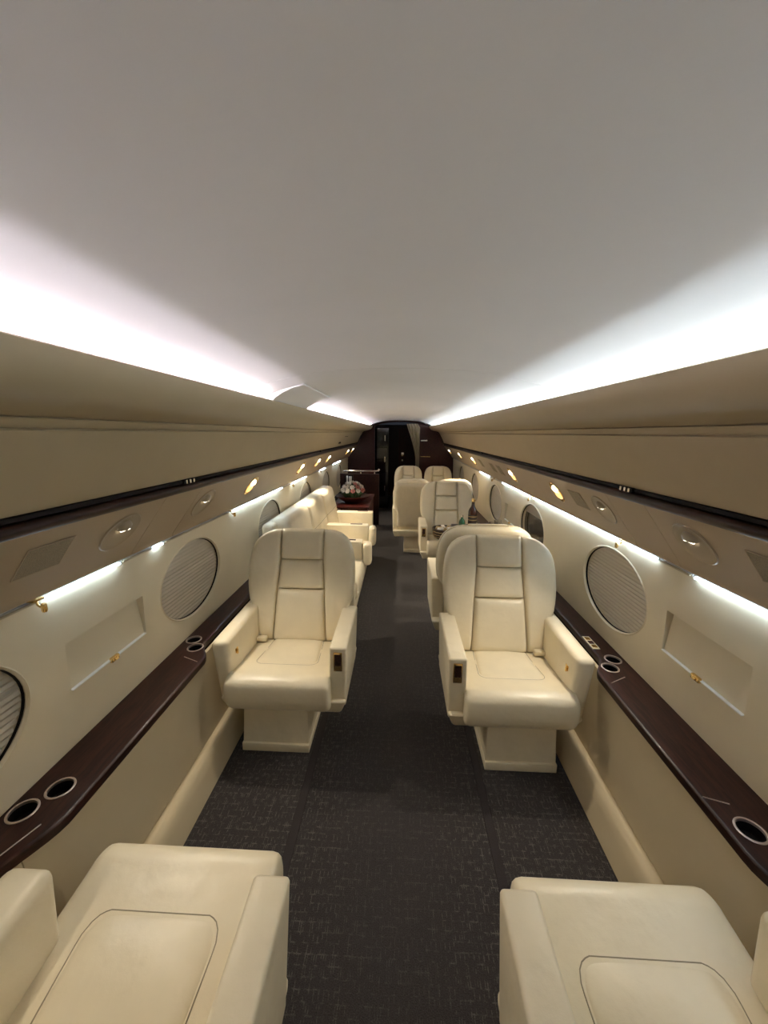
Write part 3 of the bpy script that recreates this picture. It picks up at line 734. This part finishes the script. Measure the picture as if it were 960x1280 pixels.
# ------------------------------------------------------------------ table, bottles, basket and glasses by the far chairs
tb = empty('folding_table', (0, 0, 0), 'small dark wood folding table out from the right wall, under the bottles', 'table')
box('table_top', 0.52, 0.965, 3.36, 3.78, 0.690, 0.712, MAHOG, tb, 0.006, 2)
box('table_arm', 0.93, 1.06, 3.48, 3.66, 0.60, 0.690, CHROME, tb, 0.004, 1)
bt = empty('bottle', (0.695, 3.60, 0.712), 'dark amber liquor bottle with black label standing before the basket chair', 'bottle')
lathe('glass_body', [(0, 0), (0.038, 0), (0.041, 0.006), (0.041, 0.165), (0.036, 0.185), (0.018, 0.215), (0.0145, 0.235), (0.0145, 0.268), (0, 0.268)], AMBER, bt)
lathe('bottle_label', [(0.0415, 0.03), (0.0418, 0.032), (0.0418, 0.135), (0.0415, 0.137)], LABEL, bt)
for z in (0.045, 0.085, 0.118): lathe('label_band', [(0.0420, z), (0.0422, z+0.002), (0.0420, z+0.006)], LABEL_G, bt)
lathe('cap', [(0, 0.288), (0.0155, 0.288), (0.0165, 0.284), (0.0165, 0.262), (0.0148, 0.258)], GOLD, bt)
gb = empty('bottle', (0.590, 3.55, 0.712), 'small green glass bottle beside the dark amber bottle', 'bottle')
lathe('glass_body', [(0, 0), (0.026, 0), (0.028, 0.005), (0.028, 0.075), (0.022, 0.092), (0.011, 0.108), (0.011, 0.128), (0, 0.128)], GREENB, gb)
lathe('cap', [(0, 0.137), (0.0118, 0.137), (0.0122, 0.125), (0.011, 0.120)], CHROME, gb)
lathe('bottle_label', [(0.0284, 0.02), (0.0286, 0.021), (0.0286, 0.062), (0.0284, 0.063)], LEAF, gb)
bk = empty('basket', (0.500, 4.09, 0.472), 'dark wicker snack basket lying on the seat of the far chair', 'basket')
lathe('basket_body', [(0, 0.0), (0.085, 0.0), (0.105, 0.02), (0.122, 0.06), (0.130, 0.11), (0.128, 0.115), (0.118, 0.06), (0.09, 0.02), (0, 0.015)], WICKER, bk, 28)
tube('basket_rim', [(0.130*math.cos(2*PI*k/28), 0.130*math.sin(2*PI*k/28), 0.114) for k in range(28)], 0.008, WICKER, bk, 8, True)
for j, z in enumerate((0.025, 0.055, 0.085)):
    rr = (0.112, 0.124, 0.129)[j]
    tube('weave_band', [((rr+0.003*(k % 2))*math.cos(2*PI*k/36), (rr+0.003*(k % 2))*math.sin(2*PI*k/36), z+0.004*(k % 2)) for k in range(36)], 0.005, WICKER_L, bk, 6, True)
for k in range(7):
    a = 2*PI*k/7; rr = 0.065
    sn = box('snack_packet', -0.035, 0.035, -0.02, 0.02, 0.0, 0.055, WICKER_L if k % 2 else PETAL_W, bk, 0.006, 1)
    sn.location = (rr*math.cos(a), rr*math.sin(a), 0.075); sn.rotation_euler = (random.uniform(-.4, .4), random.uniform(-.4, .4), a)
for k, (x, y) in enumerate(((0.905, 3.43), (0.925, 3.55), (0.86, 3.47))):
    g = empty('crystal_glass', (x, y, 0.712), ['crystal glass nearest the chair top at the right wall', 'crystal glass standing against the right wall', 'crystal glass nearest the aisle of the three'][k], 'glass', 'crystal glasses on the folding table')
    lathe('bowl', [(0, 0.004), (0.026, 0.004), (0.028, 0.008), (0.034, 0.085), (0.036, 0.095), (0.0335, 0.095), (0.031, 0.08), (0.026, 0.014), (0, 0.012)], GLASS, g, 18)
    lathe('foot', [(0, 0), (0.027, 0), (0.027, 0.004), (0, 0.0045)], GLASS, g, 18)

# ------------------------------------------------------------------ credenza, flowers, partition and rail on the left
cr = empty('credenza', (0, 0, 0), 'low dark mahogany credenza behind the sofa, carrying the flower bowl', 'credenza')
box('body', -0.815, -0.44, 5.18, 6.30, 0.04, 0.575, MAHOG_R, cr, 0.008, 2)
box('plinth', -0.80, -0.47, 5.20, 6.28, 0.0, 0.045, BLACK, cr)
box('top', -0.95, -0.42, 5.16, 6.32, 0.575, 0.600, MAHOG_R, cr, 0.006, 2)
for k in range(2):
    d = box('door', -0.442, -0.432, 5.22+k*0.53, 5.72+k*0.53, 0.08, 0.55, MAHOG_R, cr, 0.003, 1)
    tube('handle', [(-0.425, 5.66+k*0.10, 0.30), (-0.425, 5.66+k*0.10, 0.40)], 0.005, GOLD, d)
fl = empty('flower_bowl', (-0.68, 5.50, 0.600), 'white and pink flower bouquet in a red mahogany bowl on the credenza', 'flowers')
lathe('bowl', [(0, 0), (0.10, 0.0), (0.12, 0.008), (0.20, 0.06), (0.245, 0.095), (0.250, 0.105), (0.235, 0.105), (0.18, 0.07), (0, 0.05)], MAHOG_R, fl, 32)
def blossom(name, c, rad, m):
    V, Fc = [], []
    n = 0
    for ring, (cnt, tilt, rr) in enumerate(((7, 0.35, 1.0), (6, 0.85, 0.82), (4, 1.3, 0.55))):
        for k in range(cnt):
            a = 2*PI*k/cnt+ring*0.4+random.uniform(-.1, .1)
            o = Vector((math.cos(a)*math.cos(tilt), math.sin(a)*math.cos(tilt), math.sin(tilt)))*rad*rr
            s_ = Vector((-math.sin(a), math.cos(a), 0))*rad*0.42; b0 = Vector((0, 0, -rad*0.3))
            upb = Vector((0, 0, rad*0.18))
            V += [b0, o*0.6+s_, o+upb, o*0.6-s_, o*0.62-upb*0.6]
            Fc += [(n, n+1, n+4), (n+1, n+2, n+4), (n+2, n+3, n+4), (n+3, n, n+4)]; n += 5
    o = mesh(name, V, Fc, m, fl, True, False); o.location = c
    d = Vector(c)-Vector((0, 0, 0.12)); o.rotation_euler = d.to_track_quat('Z', 'Y').to_euler()
    return o
pts = [(0.0, 0.0)] + [(0.55, k/6*2*PI) for k in range(6)] + [(1.0, k/11*2*PI+0.2) for k in range(11)] + [(1.38, k/13*2*PI) for k in range(13)]
for i, (ph, az) in enumerate(pts):
    R_ = 0.150; c = (R_*math.sin(ph)*math.cos(az), R_*math.sin(ph)*math.sin(az), 0.16+R_*0.85*math.cos(ph))
    pink = (math.cos(az+0.7) > 0.2 and ph > 0.3 and i % 2 == 0) or random.random() < 0.06
    blossom('blossom', c, random.uniform(0.038, 0.046), PETAL_P if pink else PETAL_W)
b = bmesh.new(); bmesh.ops.create_icosphere(b, subdivisions=3, radius=0.135, matrix=Matrix.Translation((0, 0, 0.15)))
for v in b.verts: v.co += v.normal*random.uniform(-0.012, 0.012)
frombm('foliage', b, LEAF, fl, False)
for k in range(10):
    a = 2*PI*k/10; c, s = math.cos(a), math.sin(a); p = (0.12*c, 0.12*s, 0.10); q = (0.21*c, 0.21*s, 0.145+0.02*(k % 3))
    mesh('leaf', [p, (0.165*c-0.025*s, 0.165*s+0.025*c, 0.14), q, (0.165*c+0.025*s, 0.165*s-0.025*c, 0.14), (0.165*c, 0.165*s, 0.128)], [(0, 1, 4), (1, 2, 4), (2, 3, 4), (3, 0, 4)], LEAF, fl)
pt = empty('low_partition', (0, 0, 0), 'dark mahogany partition with a chrome rail on top, left of the doorway', 'partition')
box('partition_board', -1.04, -0.36, 6.62, 6.66, 0.0, 0.90, MAHOG, pt, 0.004, 1)
tube('rail', [(-0.98, 6.64, 0.945), (-0.42, 6.64, 0.945), (-0.375, 6.64, 0.955), (-0.36, 6.64, 0.985)], 0.017, CHROME, pt, 10)
for x in (-0.92, -0.68, -0.44): tube('rail_post', [(x, 6.64, 0.895), (x, 6.64, 0.945)], 0.010, CHROME, pt, 8)
pf = empty('wall_phone', (-0.88, 6.60, 0.80), 'small dark handset unit under the chrome rail', 'phone')
box('cradle', -0.07, 0.07, -0.02, 0.02, -0.08, 0.08, BLACK, pf, 0.006, 1)
box('handset', -0.045, -0.015, -0.04, -0.02, -0.07, 0.07, GREY, pf, 0.006, 1)
box('keypad', 0.0, 0.05, -0.025, -0.019, -0.05, 0.06, GREY, pf, 0.002, 1)

# ------------------------------------------------------------------ forward bulkhead with its doorway, and what shows through it
def bulk_half(z):                                           # half width of the cabin section
    return lerp([(0.0, 0.90), (0.3, 1.0), (0.56, 1.09), (0.85, 1.10), (1.12, 1.06), (1.36, 0.88), (1.60, 0.77), (1.72, 0.60), (1.80, 0.40), (1.835, 0.10), (1.842, 0.0)], z)
wf = struct(empty('wall_far', (0, 0, 0)))
MAHOG_B = wood('bulkhead_mahogany', (0.026, 0.005, 0.004), (0.06, 0.012, 0.010))
def bulk_panel(name, xa, xb, z0, m):
    """piece of the bulkhead between two x positions (functions clipped to the section)"""
    V, Fc = [], []; n = 40
    zs = [z0+(1.84-z0)*i/n for i in range(n+1)]
    for y in (Y1, Y1+0.05):
        for z in zs:
            h = bulk_half(z)-0.004; V += [(max(-h, min(h, xa)), y, z), (max(-h, min(h, xb)), y, z)]
    k = 2*(n+1)
    for i in range(n):
        a = 2*i; Fc += [(a, a+1, a+3, a+2), (k+a, k+a+1, k+a+3, k+a+2), (a, a+2, k+a+2, k+a), (a+1, a+3, k+a+3, k+a+1)]
    return mesh(name, V, Fc, m, wf, False)
bulk_panel('panel', -1.2, -0.52, 0.0, MAHOG_B)
bulk_panel('panel', 0.33, 1.2, 0.0, MAHOG_B)
# arch trim round the top of the doorway
arch = [(-bulk_half(z)+0.012, Y1-0.012, z-0.004) for z in (1.40, 1.50, 1.60, 1.68, 1.74, 1.79, 1.82, 1.834)] + [(bulk_half(z)-0.012, Y1-0.012, z-0.004) for z in (1.834, 1.82, 1.79, 1.74, 1.68, 1.60, 1.50, 1.40)]
tube('arch_trim', arch, 0.014, MAHOG, wf, 8)
for i, (x0, x1, z) in enumerate(((0.40, 0.53, 1.455), (0.40, 0.60, 1.14))):
    box('plate', x0, x1, Y1-0.014, Y1-0.002, z-0.012 if i == 0 else z-0.004, z+0.012 if i == 0 else z+0.004, CHROME if i == 0 else GOLD, wf, 0.002, 1)
# the vestibule beyond
VE = 9.9
wv = struct(box('wall_vestibule', -0.75, 0.75, VE, VE+0.04, 0.0, 1.80, MAHOG))
struct(box('wall_vestibule_right', 0.50, 0.54, Y1+0.05, VE, 0.0, 1.80, MAHOG_R))
struct(box('wall_vestibule_left', -0.74, -0.70, Y1+0.05, VE, 0.0, 1.80, BLACK))
gc = empty('galley_cabinet', (-0.44, 8.2, 0), 'tall glossy blue-black galley cabinet just inside the doorway', 'cabinet')
box('body', -0.24, 0.19, 0.0, 0.60, 0.0, 1.70, DARKGLASS, gc, 0.006, 1)
for k, (z0, z1) in enumerate(((0.08, 0.78), (0.80, 1.30), (1.32, 1.66))):
    d = box('door', -0.22, 0.17, -0.014, 0.0, z0, z1, DARKGLASS, gc, 0.005, 1)
    box('handle', 0.10, 0.125, -0.03, -0.014, (z0+z1)/2-0.06, (z0+z1)/2+0.06, CHROME, d, 0.004, 1)
d1 = struct(empty('door_1', (0, 0, 0)))
box('door_leaf', -0.05, 0.46, VE-0.05, VE-0.005, 0.02, 1.72, MAHOG_R, d1, 0.004, 1)
b = box_bm(0.0, 0.10, VE-0.08, VE-0.05, 1.02, 1.06, 0.008, 2); hd = frombm('door_handle', b, GOLD, d1)
box('lock_plate', 0.02, 0.09, VE-0.062, VE-0.05, 1.04, 1.12, CHROME, d1, 0.003, 1)
box('key_plate', 0.03, 0.07, VE-0.062, VE-0.05, 0.90, 0.94, CHROME, d1, 0.003, 1)
# gathered curtain at the right edge of the doorway
V, Fc = [], []; nz, nxp = 24, 40
for j in range(nz+1):
    z = 0.03+(1.78-0.03)*j/nz; t = 1-j/nz
    xL = 0.335-0.20*(max(0, (z-1.1)/0.7))**1.3-0.035; xR = 0.375
    if z > 1.74: xR = 0.33
    for i in range(nxp+1):
        u = i/nxp; V.append((xL+(xR-xL)*u, Y1-0.045+0.016*math.sin(u*PI*8+0.3*math.sin(z*3)), z))
for j in range(nz):
    for i in range(nxp): a = j*(nxp+1)+i; Fc.append((a, a+1, a+nxp+2, a+nxp+1))
cu = mesh('curtain', V, Fc, CURTAIN)
md = cu.modifiers.new('s', 'SOLIDIFY'); md.thickness = 0.003
tag(cu, 'narrow beige curtain gathered at the right edge of the dark doorway', 'curtain')

# closing wall behind the camera
def cap_wall(name, y):
    V, Fc = [], []; n = 30
    for i in range(n+1):
        z = 1.84*i/n; h = bulk_half(z); V += [(-h, y, z), (h, y, z)]
        if i: Fc.append((2*i-2, 2*i-1, 2*i+1, 2*i))
    return struct(mesh(name, V, Fc, WALLFAB, None, False))
cap_wall('wall_back', Y0+0.01)
